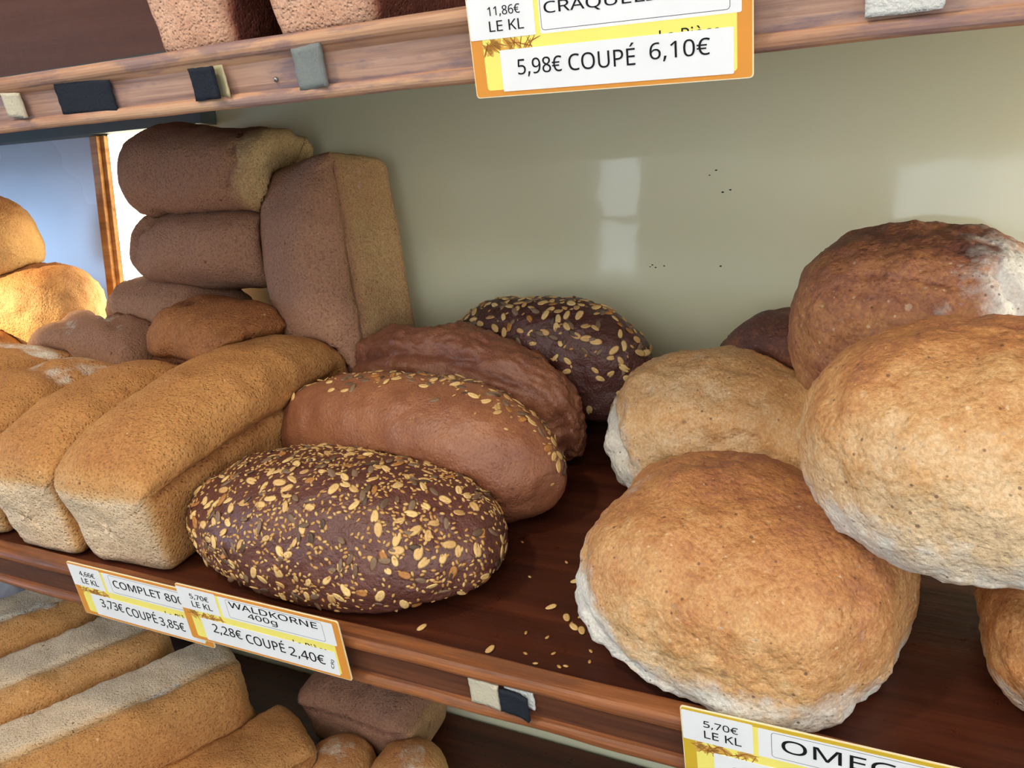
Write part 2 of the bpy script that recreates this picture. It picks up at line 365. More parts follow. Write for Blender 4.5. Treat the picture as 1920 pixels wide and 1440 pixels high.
def pad(name, mat, parent, x, h, w, ht, curl=.003, twist=0, thick=.0022, yoff=0, label=None):
    """fuzzy fabric pad stuck to the face of the rail, lifting at one edge"""
    bm = bmesh.new(); nx, nz = 10, 8; g = {}
    rr = random.Random(int((x * 1000 + h * 5000)))
    for side in (0, 1):
        for i in range(nx + 1):
            for k in range(nz + 1):
                u, w_ = i / nx - .5, k / nz - .5
                ragged = .03 * noise.noise(Vector((u * 5 + x * 50, w_ * 5, 3)))
                px, pz = u * w * (1 + ragged * 2), w_ * ht * (1 + ragged * 2) + u * w * math.tan(R(twist))
                lift = curl * (max(0, u + .1) ** 2 * 2.6) + curl * .4 * max(0, w_) ** 2
                y = -.0168 - lift - (thick if side == 0 else 0) + yoff
                g[side, i, k] = bm.verts.new((x + px, y + .0004 * noise.noise(Vector((px * 700, pz * 700, side))), h + pz))
    for i in range(nx):
        for k in range(nz):
            bm.faces.new((g[0, i, k], g[0, i + 1, k], g[0, i + 1, k + 1], g[0, i, k + 1])); bm.faces.new((g[1, i, k + 1], g[1, i + 1, k + 1], g[1, i + 1, k], g[1, i, k]))
    for i in range(nx):
        for k in (0, nz): bm.faces.new((g[0, i, k], g[1, i, k], g[1, i + 1, k], g[0, i + 1, k]))
    for k in range(nz):
        for i in (0, nx): bm.faces.new((g[0, i, k], g[0, i, k + 1], g[1, i, k + 1], g[1, i, k]))
    bmesh.ops.recalc_face_normals(bm, faces=bm.faces)
    o = link(name, bm_mesh(name, bm, True), mat, parent)
    if label: o['label'] = label
    return o
def shelf(key, label, rail, bead, seed):
    t = empty('display_shelf', SH[key]); tag(t, label, 'shelf', 'wooden display shelves')
    x0, x1 = -2.6, 1.45
    box('shelf_board', M['board'], x0, x1, -.004, DEPTH, -.022, 0, .001, t)
    link('face_rail', rail_mesh(x0, x1, FACE, 30, .0003, seed), rail, t)
    link('top_bead', rail_mesh(x0, x1, TOPB, 400, .0007, seed + 3), bead, t)
    link('bottom_bead', rail_mesh(x0, x1, BOTB, 400, .0010, seed + 5), bead, t)
    return t
up = shelf('u', 'worn wooden shelf at the top with fabric pads along its front rail', M['rail_up'], M['bead_up'], 1)
mid = shelf('m', 'wooden shelf in the middle carrying seeded loaves and round golden loaves', M['rail'], M['bead'], 11)
low = shelf('l', 'dark wooden shelf at the bottom carrying pale tin loaves and rolls', M['rail'], M['bead'], 21)
UO = .007
pad('fabric_pad', M['velcro_beige'], up, -.688, -.018 + UO - .004, .026, .019, .005, -4, .004, 0, 'beige fabric pad')
pad('fabric_pad', M['velcro_black'], up, -.604, -.019 + UO - .004, .064, .023, .002, -2, .0022, 0, 'black fabric pad')
pad('fabric_pad', M['glue'], up, -.469, -.020 + UO - .004, .030, .0215, .006, 0, .0015, .0005, 'yellowed backing')
pad('fabric_pad', M['velcro_black'], up, -.4735, -.020 + UO - .004, .026, .0215, .005, 0, .003, -.003, 'black fabric pad')
pad('fabric_pad', M['velcro_grey'], up, -.381, -.019 + UO - .003, .024, .026, .004, 3, .005, 0, 'grey rubber pad')
pad('fabric_pad', M['velcro_white'], up, -.028, -.016 + UO - .006, .034, .02, .002, 0, .006, 0, 'white fuzzy pad')
pad('fabric_pad', M['velcro_beige'], mid, -.2675, -.0155, .023, .021, .001, -3, .003, 0, 'beige fabric pad')
pad('fabric_pad', M['velcro_white'], mid, -.2405, -.0100, .022, .018, .001, 0, .0016, 0, 'white fabric pad')
pad('fabric_pad', M['velcro_black'], mid, -.2435, -.0160, .022, .019, .003, -3, .003, -.002, 'black fabric pad')
bm = bmesh.new(); bmesh.ops.create_uvsphere(bm, u_segments=12, v_segments=8, radius=.0018, matrix=Matrix.Translation((-.415, -.0172, -.020)))
link('nail_head', bm_mesh('nail_head', bm, True), M['steel'], up)

# ------------------------------------------------------------------ price cards
FONT = None
try:
    import os
    FONT = bpy.data.fonts.load(os.path.join(bpy.utils.resource_path('LOCAL'), 'datafiles', 'fonts', 'NotoSansHebrew-Regular.woff2'))
except Exception:
    FONT = None
def text_mesh(txt, w, h, u0, z0, y, bold=0, shear=0, rot=0):
    c = bpy.data.curves.new('lettering', 'FONT'); c.body = txt; c.size = 1
    if FONT: c.font = FONT
    c.offset = bold; c.extrude = .012; c.shear = shear; c.resolution_u = 3
    o = bpy.data.objects.new('lettering', c); COL.objects.link(o)
    dg = bpy.context.evaluated_depsgraph_get(); me = bpy.data.meshes.new_from_object(o.evaluated_get(dg))
    bpy.data.objects.remove(o); bpy.data.curves.remove(c)
    co = np.empty(len(me.vertices) * 3, 'f'); me.vertices.foreach_get('co', co); co = co.reshape(-1, 3)
    mn, mx = co.min(0), co.max(0); p = (co - mn) / (mx - mn)
    q = np.empty_like(p); q[:, 0] = u0 + p[:, 0] * w; q[:, 2] = z0 + p[:, 1] * h; q[:, 1] = y - p[:, 2] * .0002
    if rot:
        cx, cz = u0 + w / 2, z0 + h / 2; a = R(rot); dx, dz = q[:, 0] - cx, q[:, 2] - cz
        q[:, 0] = cx + dx * math.cos(a) - dz * math.sin(a); q[:, 2] = cz + dx * math.sin(a) + dz * math.cos(a)
    me.vertices.foreach_set('co', q.ravel()); me.materials.clear(); me.update()
    return me
def round_rect(bm, u0, u1, z0, z1, r, y0, y1, n=5):
    pts = []
    for cx, cz, a in ((u1 - r, z1 - r, 0), (u0 + r, z1 - r, 90), (u0 + r, z0 + r, 180), (u1 - r, z0 + r, 270)):
        pts += [(cx + r * math.cos(R(a + 90 * k / n)), cz + r * math.sin(R(a + 90 * k / n))) for k in range(n + 1)]
    A = [bm.verts.new((x, y0, z)) for x, z in pts]; B = [bm.verts.new((x, y1, z)) for x, z in pts]
    bm.faces.new(A); bm.faces.new(list(reversed(B)))
    for k in range(len(pts)): bm.faces.new((A[k], A[(k + 1) % len(pts)], B[(k + 1) % len(pts)], B[k]))
    bmesh.ops.recalc_face_normals(bm, faces=bm.faces)
def rr(name, mat, parent, u0, u1, z0, z1, r, y0, y1):
    bm = bmesh.new(); round_rect(bm, u0, u1, z0, z1, r, y0, y1); return link(name, bm_mesh(name, bm), mat, parent)
def outline(name, mat, parent, u0, u1, z0, z1, r, y, t=.0003):
    bm = bmesh.new(); n = 5; loops = []
    for d in (0, t):
        pts = []
        for cx, cz, a in ((u1 - r, z1 - r, 0), (u0 + r, z1 - r, 90), (u0 + r, z0 + r, 180), (u1 - r, z0 + r, 270)):
            pts += [(cx + (r - d) * math.cos(R(a + 90 * k / n)), cz + (r - d) * math.sin(R(a + 90 * k / n))) for k in range(n + 1)]
        loops.append([bm.verts.new((x, y, z)) for x, z in pts])
    A, B = loops
    for k in range(len(A)): bm.faces.new((A[k], A[(k + 1) % len(A)], B[(k + 1) % len(A)], B[k]))
    return link(name, bm_mesh(name, bm), mat, parent)
def wheat(parent, u0, z0, w, h, y, seed):
    rnd = random.Random(seed)
    for nm, mat, cnt, dy in (('wheat_print', M['wheatgold'], 16, 0), ('wheat_outline', M['wheatbrown'], 22, .00004)):
        bm = bmesh.new()
        for k in range(cnt):
            a = rnd.uniform(-70, 70) if nm == 'wheat_print' else rnd.uniform(-80, 80)
            sx, sz = (h * .34, h * .13) if nm == 'wheat_print' else (h * .42, h * .028)
            bmesh.ops.create_circle(bm, cap_ends=True, segments=10, radius=1, matrix=Matrix.Translation((u0 + rnd.random() * w, y - dy, z0 + h * (.25 + .5 * rnd.random()))) @ Matrix.Rotation(R(a), 4, 'Y') @ Matrix.Rotation(R(90), 4, 'X') @ Matrix.Diagonal((sx, sz, 1, 1)))
        link(nm, bm_mesh(nm, bm), mat, parent)
def price_card(key, x0, x1, h0, h1, v, label, kl, name, price, border, rot=0, name_h=None, box=True, mark=False):
    w, hh = x1 - x0, h1 - h0
    mtx = SH[key] @ Matrix.Translation((x0, v, h0)) @ Matrix.Rotation(R(rot), 4, 'Y')
    t = empty('price_card', mtx); tag(t, label, 'price tag', 'price cards on the shelf rails')
    U = lambda u: u * w
    Z = lambda q: hh * (1 - q)
    e = .0003
    card = rr('card', M['edgepaper'], t, 0, w, 0, hh, .002, 0, .0010)
    rr('border_print', border, t, .0005, w - .0005, .0005, hh - .0005, .0018, -.00012, 0)
    rr('yellow_print', M['yellow'], t, U(.05), U(.95), Z(.93), Z(.06), .002, -.00022, -.0001)
    rr('header_print', M['paper'], t, U(.28), U(.965), Z(.43), Z(.055), .001, -.00030, -.0002)
    if box: outline('name_box', M['ink_soft'], t, U(.285 if key == 'u' else .325), U(.93 if key == 'u' else .905), Z(.40), Z(.075), .002, -.00034)
    for s, (a, b, c, d) in name: link('product_name', text_mesh(s, U(b) - U(a), Z(c) - Z(d), U(a), Z(d), -.00034), M['ink'], t)
    link('unit_wording', text_mesh('La Pièce', U(.20), hh * .12, U(.70), Z(.625), -.00026, .0), M['ink'], t)
    wheat(t, U(.05), Z(.60), U(.21), hh * .2, -.00030, hash(label) % 1 + int(w * 1e4) + len(label))
    st = rr('weight_sticker', M['paper'], t, U(.005), U(.262), Z(.43), Z(.035), .0008, -.00048, -.00034)
    a, b = kl
    link('weight_price', text_mesh(a, U(.125), hh * .10, U(.085), Z(.225), -.00050), M['ink'], st)
    link('weight_unit', text_mesh(b, U(.135), hh * .10, U(.085), Z(.36), -.00050), M['ink'], st)
    ps = rr('price_sticker', M['paper'], t, U(.115), U(.94), Z(.95), Z(.545), .0008, -.00052, -.0003)
    x = .18
    for s, wd_ in price:
        link('price_lettering', text_mesh(s[0], U(wd_), hh * s[1], U(x), Z(s[2]), -.00056), M['ink'], ps); x += wd_ + s[3]
    if mark: link('printer_mark', text_mesh('CR)', hh * .16, hh * .06, U(.885), Z(.80), -.00056, 0, 0, 80), M['ink_soft'], ps)
    return t
# each price: ((text, height, baseline, gap after), width)
price_card('m', -.683, -.522, -.037, .019, -.0255, 'orange and yellow price card reading COMPLET 800, partly behind the neighbouring card', ('4,66€', 'LE KL'),
           [('COMPLET 800', (.35, .875, .15, .29))], [(('3,73€', .185, .79, .02), .18), (('COUPÉ', .215, .80, .02), .235), (('3,85€', .185, .84, 0), .185)], M['orange'], 0)
price_card('m', -.541, -.3765, -.027, .0275, -.0290, 'orange and yellow price card reading WALDKORNE 400g, below the seed covered loaf', ('5,70€', 'LE KL'),
           [('WALDKORNE', (.345, .875, .10, .205)), ('400g', (.45, .63, .235, .36))], [(('2,28€', .185, .79, .025), .19), (('COUPÉ', .215, .80, .025), .24), (('2,40€', .185, .84, 0), .21)], M['orange'], 0, mark=True)
price_card('u', -.2575, -.0965, -.044, .0115, -.0275, 'large orange and yellow price card reading 5,98€ COUPÉ 6,10€, on the top rail', ('11,86€', 'LE KL'),
           [('CRAQUELIN', (.30, .74, .14, .27))], [(('5,98€', .175, .82, .025), .17), (('COUPÉ', .205, .80, .05), .24), (('6,10€', .175, .79, 0), .20)], M['orange'], 1)
price_card('m', -.125, .036, -.032, .0245, -.0270, 'ochre bordered price card reading OMEGA, below the big golden loaf', ('5,70€', 'LE KL'),
           [('OMEGA', (.36, .82, .13, .30))], [(('2,28€', .185, .86, .025), .19), (('COUPÉ', .215, .83, .025), .24), (('2,40€', .185, .83, 0), .21)], M['ochre'], -1)
for key, par, xs in (('m', mid, (-.61, -.45, -.07)), ('u', up, (-.18,))):
    for x in xs: pad('fabric_pad', M['velcro_black'], par, x, -.016, .03, .02, 0, 0, .008)

# ------------------------------------------------------------------ bread
def finish(name, co, faces, bake, flour):
    me = bpy.data.meshes.new(name); me.from_pydata([tuple(c) for c in co], [], faces); me.update()
    for n, d in (('bake', bake), ('flour', flour)):
        a = me.attributes.new(n, 'FLOAT', 'POINT'); a.data.foreach_set('value', np.clip(np.asarray(d, 'f'), 0, 1.2))
    me.polygons.foreach_set('use_smooth', [True] * len(me.polygons))
    return me
def fract(p, sc, seed, octv=4):
    return noise.fractal(Vector((p[0] * sc + seed * 7.1, p[1] * sc + seed * 3.3, p[2] * sc - seed * 5.7)), .9, 2.1, octv)
def normals_of(co, faces):
    co = np.asarray(co); n = np.zeros_like(co)
    for f in faces:
        a, b, c = co[f[0]], co[f[1]], co[f[-2] if len(f) > 3 else f[2]]
        m = np.cross(b - a, co[f[-1]] - a)
        for i in f: n[i] += m
    l = np.linalg.norm(n, axis=1, keepdims=True); l[l == 0] = 1
    return n / l
def sstep(a, b, x):
    t = np.clip((x - a) / (b - a), 0, 1); return t * t * (3 - 2 * t)

def tin_loaf(L=.28, wb=.052, ws=.06, hs=.085, wd=.065, H=.14, g0=.35, gn=3.5, seed=0, amp=.0028, cracks=(), sag=0, endr=.013, groove=.004, bow=0, ends=(1, 1), flat=0, bakeoff=0.0, round0=0, shrink=0, pale_end=0, sidetone=.40, lean=.07):
    """tin baked loaf: straight tin sides, shoulder groove, swollen dome; origin under its middle, length along y"""
    prof = [(0, 0), (wb * .5, 0), (wb - .012, 0)] + [(wb - .012 + .012 * math.sin(a), .012 - .012 * math.cos(a)) for a in (R(30), R(60), R(90))]
    for k in range(1, 8): prof.append((wb + (ws - wb) * k / 8, .012 + (hs - .016) * k / 8))
    prof += [(ws - groove * .3, hs - .004), (ws - groove, hs), (ws - groove * .3, hs + .003)]
    zc = hs + (H - hs) * .28
    for k in range(17):
        a = R(-38 + 128 * k / 16); sx = abs(math.cos(a)) ** .8; sz = math.copysign(abs(math.sin(a)) ** .95, math.sin(a))
        prof.append((wd * sx, zc + (H - zc) * sz if sz > 0 else zc + (zc - hs - .003) * sz / .6))
    prof[-1] = (0, H)
    right = prof; left = [(-x, z) for x, z in reversed(prof[1:-1])]
    loop = right + left; P = len(loop)
    st = []
    for k in range(7): a = R(90 - 90 * k / 6); st.append((-L / 2 + endr * (1 - math.cos(R(90) - a)) if 0 else -L / 2 + endr - endr * math.sin(a), endr * (1 - math.cos(a))))
    NL = 46
    for k in range(1, NL): st.append((-L / 2 + endr + (L - 2 * endr) * k / NL, 0))
    for k in range(7): a = R(90 * k / 6); st.append((L / 2 - endr + endr * math.sin(a), endr * (1 - math.cos(a))))
    co, bake, flour, faces = [], [], [], []
    def emit(y, inset, ext=1.0):
        t = y / (L / 2)
        ge = (g0[0] if t < 0 else g0[1]) if isinstance(g0, tuple) else g0; gq = (gn[0] if t < 0 else gn[1]) if isinstance(gn, tuple) else gn
        g = ge + (1 - ge) * max(0, 1 - abs(t) ** gq) ** (1 / 1.8)
        row = []
        k0 = 1.0
        if round0 and t < -1 + round0: k0 = max(.02, 1 - ((-t - 1 + round0) / round0) ** 2.2) ** .5
        k0 *= 1 - shrink * sstep(-.6, 1.0, np.array(t))
        for (x, z) in loop:
            zz = hs + (z - hs) * g if z > hs else z
            xx = x
            if z > hs: xx = x * (ws + (wd - ws) * g) / wd if abs(x) > 0 else x
            mh = (hs + (H - hs) * g) / 2
            if hs - .0046 < z <= zc + 1e-6 and x != 0: xx = math.copysign(ws - (ws - abs(xx)) * (1 - float(sstep(.72, .96, np.array(abs(t))))), x)
            xx *= k0; zz = H * .45 + (zz - H * .45) * k0
            ky = 1 - inset / wb; kz = 1 - inset / mh
            xx *= ky * ext; zz = mh + (zz - mh) * kz * ext
            zz += -sag * (1 - t * t) * sstep(0, H, np.array(zz)) + 0
            co.append((xx + bow * (1 - t * t), y * (1 - lean * max(0, 1 - zz / hs)), zz)); row.append(len(co) - 1)
            ze = hs + (zz - hs) / max(g, .18) if zz > hs else zz
            d = sstep(hs * .92, hs + (H - hs) * .40, np.array(ze))
            endp = sstep(.90, 1.0, np.array(abs(t)))
            side = float(sstep(wb * .8, wb * .98, np.array(abs(x)))) * (1 - float(d))
            b = .14 + sidetone * side * (1 - float(endp)) + .44 * float(d) * (1 - .25 * float(endp)) - .1 * float(endp) + bakeoff  # side term darkens the tin sides to carry the shade falling there
            b -= pale_end * float(sstep(.62, .86, np.array(t)))
            b += .12 * (1 - abs(x) / wd) * float(d)
            b += .22 * math.exp(-((z - hs) / .005) ** 2) * (1 - float(endp))
            bake.append(b)
            flour.append(.0)
        return row
    rows = []
    for f in (.0, .3, .55, .78, .92):
        rows.append(emit(-L / 2, endr, max(f, .02)))
    for y, ins in st: rows.append(emit(y, ins))
    for f in (.92, .78, .55, .3, .0):
        rows.append(emit(L / 2, endr, max(f, .02)))
    for a, b in zip(rows, rows[1:]):
        for k in range(P): faces.append((a[k], a[(k + 1) % P], b[(k + 1) % P], b[k]))
    faces.append(tuple(rows[0])); faces.append(tuple(reversed(rows[-1])))
    co = np.array(co); n = normals_of(co, faces[:-2])
    if True:
        flip = np.sum(n * (co - co.mean(0)), 1).mean() < 0
        if flip: faces = [tuple(reversed(f)) for f in faces]; n = -n
    for i in range(len(co)):
        p = co[i]; d = amp * 1.6 * fract(p, 16, seed, 2) + amp * .55 * fract(p, 60, seed + 9, 3) + amp * .22 * fract(p, 260, seed + 4, 2)
        if p[2] < .006: d *= .3
        co[i] = p + n[i] * d
    for (c0, c1, wdt, dep, fl) in cracks:          # cracks run between two points on the crust
        c0, c1 = np.array(c0), np.array(c1); dist = np.full(len(co), 9.0)
        for t_ in np.linspace(0, 1, 36):
            q = c0 + (c1 - c0) * t_; q = co[np.argmin(np.linalg.norm(co - q, axis=1))]
            dist = np.minimum(dist, np.linalg.norm(co - q, axis=1))
        jit = np.array([.35 * wdt * fract(p, 70, seed + 2, 2) for p in co])
        k = np.exp(-((dist + jit) / wdt) ** 2)
        co -= n * (k * dep)[:, None]
        bake = list(np.array(bake) + .25 * k * (1 if fl <= 0 else 0)); flour = list(np.array(flour) + fl * k)
    return finish('tin_loaf', co, faces, bake, flour)

def boule(a, b, H, low=.32, lumps=(), cracks=(), seed=0, amp=.004, sub=6, px=2.3, taper=0, bend=0, flour_low=.0, flour_spots=(), bake0=.5, bake_top=.3, bake_dir=(0, 0, 1), wr=.5, top_pow=2.0, fine=.6):
    """hand shaped loaf: swollen ellipsoid on a flattened base, long axis x, origin under its middle"""
    bm = bmesh.new(); bmesh.ops.create_icosphere(bm, subdivisions=sub, radius=1)
    D = np.array([v.co[:] for v in bm.verts]); faces = [tuple(v.index for v in f.verts) for f in bm.faces]; bm.free()
    e = 2 / px
    q = np.sign(D[:, :2]) * np.abs(D[:, :2]); r = (np.abs(D[:, 0]) ** px + np.abs(D[:, 1]) ** px + np.abs(D[:, 2]) ** px) ** (-1 / px)
    P = D * r[:, None]
    f = np.ones(len(P))
    for d, am, sg in lumps:
        d = np.array(d, float); d /= np.linalg.norm(d); f += am * np.exp(-((1 - D @ d) / sg))
    P *= f[:, None]
    hl = H * low; hu = H - hl
    z = np.where(P[:, 2] > 0, P[:, 2] * hu, -hl * np.tanh(np.abs(P[:, 2]) * 1.9) / math.tanh(1.9))
    x, y = P[:, 0] * a, P[:, 1] * b
    k = 1 - taper * (x / a) ** 1 * .5
    y = y * k; z = np.where(z > 0, z * (1 - taper * .35 * (x / a)), z)
    y = y + bend * (1 - (x / a) ** 2) * b
    co = np.stack([x, y, z + hl], 1)
    n = normals_of(co, faces)
    if np.sum(n * (co - co.mean(0)), 1).mean() < 0: n = -n; faces = [tuple(reversed(t)) for t in faces]
    bd = np.array(bake_dir, float); bd /= np.linalg.norm(bd)
    up_ = D @ bd
    bake = bake0 + bake_top * up_
    hz = co[:, 2] / H
    flour = flour_low * (1 - sstep(.12, .55, hz))
    for d, am, sg in flour_spots:
        d = np.array(d, float); d /= np.linalg.norm(d); flour = flour + am * np.exp(-((1 - D @ d) / sg))
    for i in range(len(co)):
        p = co[i]; d = amp * 1.5 * fract(p, 11, seed, 2) + amp * .7 * fract(p, 42, seed + 3, 3) + amp * fine * .45 * fract(p, 150, seed + 5, 3)
        if flour[i] > .2: d += amp * wr * flour[i] * (noise.ridged_multi_fractal(p * 0 + p if False else Vector((p[0] * 45 + seed, p[1] * 45, p[2] * 70)), .8, 2.1, 3, .9, 2.0) - 1.2) * .5
        if p[2] < .004: d *= .25
        co[i] = p + n[i] * d
    for (c0, c1, wdt, dep, fl) in cracks:           # given as directions; the crack follows the arc between them
        c0, c1 = np.array(c0, float), np.array(c1, float); c0 /= np.linalg.norm(c0); c1 /= np.linalg.norm(c1)
        best = np.full(len(D), 9.0)
        for t in np.linspace(0, 1, 40):
            c = c0 * (1 - t) + c1 * t; c /= np.linalg.norm(c)
            best = np.minimum(best, np.linalg.norm(D - c, axis=1))
        jit = np.array([.45 * wdt * fract(p, 5, seed + 2, 3) for p in D])
        k_ = np.exp(-((best + jit) / wdt) ** 2)
        co -= n * (k_ * dep)[:, None]; flour = flour + fl * k_
        if fl <= 0: bake = bake + .2 * k_
    co[:, 2] -= co[:, 2].min()
    return finish('loaf', co, faces, bake, flour)

def place(sh, x, v, h, yaw=0, pitch=0, roll=0):
    return SH[sh] @ Matrix.Translation((x, v, h)) @ Matrix.Rotation(R(yaw), 4, 'Z') @ Matrix.Rotation(R(pitch), 4, 'X') @ Matrix.Rotation(R(roll), 4, 'Y')
def axes(loc, yv, zv):
    y = Vector(yv).normalized(); z = Vector(zv); z = (z - y * z.dot(y)).normalized(); x = y.cross(z)
    return Matrix(((x.x, y.x, z.x, loc[0]), (x.y, y.y, z.y, loc[1]), (x.z, y.z, z.z, loc[2]), (0, 0, 0, 1)))
from mathutils.bvhtree import BVHTree
LAID = []
def settle(me, mtx, sh, gap=.0009, centre=None):
    """soft crumb gives way where a loaf touches the shelf, the wall or a loaf already lying there"""
    co = np.empty(len(me.vertices) * 3, 'f'); me.vertices.foreach_get('co', co); co = co.reshape(-1, 3).astype('d')
    mw = np.array(mtx); w = co @ mw[:3, :3].T + mw[:3, 3]
    fc = [tuple(p.vertices) for p in me.polygons]; lo_, hi_ = w.min(0), w.max(0)
    c = Vector((lo_ + hi_) / 2 if centre is None else mtx @ Vector(centre))
    near = [b for b in LAID if np.all(b[1] < hi_) and np.all(b[2] > lo_)]
    for bv, lo, hi, _n in near:
        for i in range(len(w)):
            d = Vector(w[i]) - c; l = d.length
            if l < 1e-6: continue
            d /= l; loc, nn, _, t = bv.ray_cast(c, d, l + gap * 3)
            if loc is not None:
                t2 = t - gap / max(.25, abs(d.dot(nn)))
                if t2 < l: w[i] = c + d * t2
    for rnd_ in range(24):
        bad = set()
        tr = BVHTree.FromPolygons([tuple(p) for p in w], fc)
        for bv, lo, hi, _n in near: bad |= {k for f, _ in tr.overlap(bv) for k in fc[f]}
        if not bad: break
        for i in bad: d = Vector(w[i]) - c; w[i] = c + d * (1 - .0018 / max(d.length, .004))
    sm = np.array(SH[sh].inverted()); q = w @ sm[:3, :3].T + sm[:3, 3]
    q[:, 2] = np.where((q[:, 1] > -.02) & (q[:, 2] < .0008) & (q[:, 2] > -.08), .0008, q[:, 2])
    m_ = (q[:, 1] < -.0015) & (q[:, 2] < .008); q[m_, 2] = .008
    s2 = np.array(SH[sh]); w = q @ s2[:3, :3].T + s2[:3, 3]
    w[:, 1] = np.minimum(w[:, 1], .8545)
    inv = np.linalg.inv(mw); co = w @ inv[:3, :3].T + inv[:3, 3]
    me.vertices.foreach_set('co', co.astype('f').ravel()); me.update()
    LAID.append((BVHTree.FromPolygons([tuple(p) for p in w], [tuple(p.vertices) for p in me.polygons]), w.min(0) - gap, w.max(0) + gap, ''))
def bread(name, me, mat, mtx, label, group=None, cat='bread', sh='m'):
    settle(me, mtx, sh)
    o = link(name, me, mat); o.matrix_world = mtx; LAID[-1] = LAID[-1][:3] + (o.name,); return tag(o, label, cat, group)
GW = 'wholemeal tin loaves'; GR = 'golden round flax loaves'; GS = 'long dark rye loaves'

# --- tin loaves in a row, middle shelf
GB = 'brown loaves heaped at the back'
L1 = bread('tin_loaf', tin_loaf(.30, .049, .057, .080, .062, .140, (.14, .25), (2.2, 3.0), 1, groove=.008), M['complet'],
      place('m', -.641, .141, 0, 1), 'tan wholemeal tin loaf, rightmost of the row, next to the seed covered loaf', GW)
bread('tin_loaf', tin_loaf(.225, .044, .051, .080, .056, .132, (.14, .2), (2.2, 2.6), 2, groove=.006), M['complet'], place('m', -.752, .101, 0, 2), 'tan wholemeal tin loaf, second from the right in the front row', GW)
bread('tin_loaf', tin_loaf(.215, .05, .058, .080, .063, .134, .2, 2.4, 3, cracks=[((-.05, .04, .12), (.05, .02, .135), .014, .006, .42), ((-.03, .075, .12), (.05, .06, .13), .02, .004, .45)]), M['complet'],
      place('m', -.876, .100, 0, 3), 'tan wholemeal tin loaf with floury wrinkles at its far end, third from the right', GW)
bread('tin_loaf', tin_loaf(.215, .05, .058, .085, .063, .138, .25, 2.6, 4, cracks=[((-.05, .04, .12), (.05, .07, .135), .014, .006, .45), ((-.03, .09, .12), (.05, .08, .13), .02, .005, .5)]), M['complet'],
      place('m', -1.005, .120, 0, 3), 'wrinkle topped tin loaf at the left edge, fourth from the right', GW)
# --- the standing loaf, the loaves heaped behind the row, and the stack on its side
bread('tin_loaf', tin_loaf(.275, .058, .063, .080, .066, .135, (.4, .10), (4, 2.2), 10, groove=.003, sidetone=.06), M['complet_dark'], axes((-.618, .855, 1.432), (-.17, .03, 1), (-.3, -.95, .0)), 'brown tin loaf standing on end against the beige wall', GW)
bread('tin_loaf', tin_loaf(.20, .046, .052, .06, .056, .120, (.6, .3), (2.6, 2.6), 7, round0=.7, bakeoff=.22, cracks=[((.03, -.075, .085), (.01, -.02, .118), .005, .007, -.1)]), M['complet'],
      place('m', -.752, .270, .040, -98), 'brown loaf with a dark crack, wedged left of the standing loaf', GB)
bread('tin_loaf', tin_loaf(.21, .043, .048, .05, .052, .122, (.6, .3), (2.6, 2.6), 6, round0=.5, cracks=[((.03, -.085, .07), (-.01, -.05, .115), .010, .005, .42), ((.03, -.06, .09), (-.02, -.03, .115), .009, .005, .42)]), M['complet_dark'],
      place('m', -.90, .343, .048, -90), 'brown loaf under the stack of two, wrinkled at its left end', GB)
bread('tin_loaf', tin_loaf(.215, .043, .048, .05, .053, .108, (.6, .4), (2.6, 2.6), 5, round0=.45, cracks=[((-.045, -.08, .07), (.01, .06, .105), .011, .010, .35), ((-.02, -.09, .08), (.03, .0, .10), .010, .005, .42), ((-.03, -.05, .09), (-.01, .02, .10), .008, .004, .42)]), M['complet_dark'],
      place('m', -.960, .268, .030, -92), 'dented brown loaf lying crossways behind the tan row, below the lit panel', GB)
bread('tin_loaf', tin_loaf(.24, .042, .045, .03, .049, .140, (.6, .3), (2.6, 3), 9, round0=.5, cracks=[((-.04, -.045, .112), (-.018, -.068, .128), .008, .020, -.2), ((-.018, -.068, .128), (.016, -.078, .12), .006, .013, -.2)]), M['complet_dark'], axes((-.818, .855, 1.462), (1, .05, 0), (.02, -1, .1)), 'creased brown tin loaf on its side, lower of the stack by the lit panel', 'stacked brown loaves')
bread('tin_loaf', tin_loaf(.255, .055, .060, .020, .064, .146, (.6, .85), (2.6, 5), 8, groove=.001, round0=.65, shrink=.20, pale_end=.55, cracks=[((-.05, .085, .05), (.03, .09, .142), .0035, .005, 0)]), M['complet_dark'], axes((-.820, .855, 1.552), (1, .02, -.02), (.02, -1, .06)), 'brown tin loaf lying on its side, top of the stack by the lit panel', 'stacked brown loaves')

# --- loaves at the far left, in the yellow light
bread('round_loaf', boule(.10, .08, .09, .4, seed=33, amp=.003, sub=5), M['roll'], place('m', -1.17, .20, .04, 5), 'yellow lit loaf at the left edge, lowest of three', 'yellow lit loaves')
bread('round_loaf', boule(.10, .07, .11, .4, seed=32, amp=.004, sub=5), M['roll'], place('m', -1.135, .315, .075, 5), 'yellow lit round loaf in front of the blue panel', 'yellow lit loaves')
bread('round_loaf', boule(.085, .07, .12, .4, seed=31, amp=.003, sub=5), M['roll'], place('m', -1.21, .31, .168, 10), 'yellow lit round loaf at the left edge, topmost', 'yellow lit loaves')

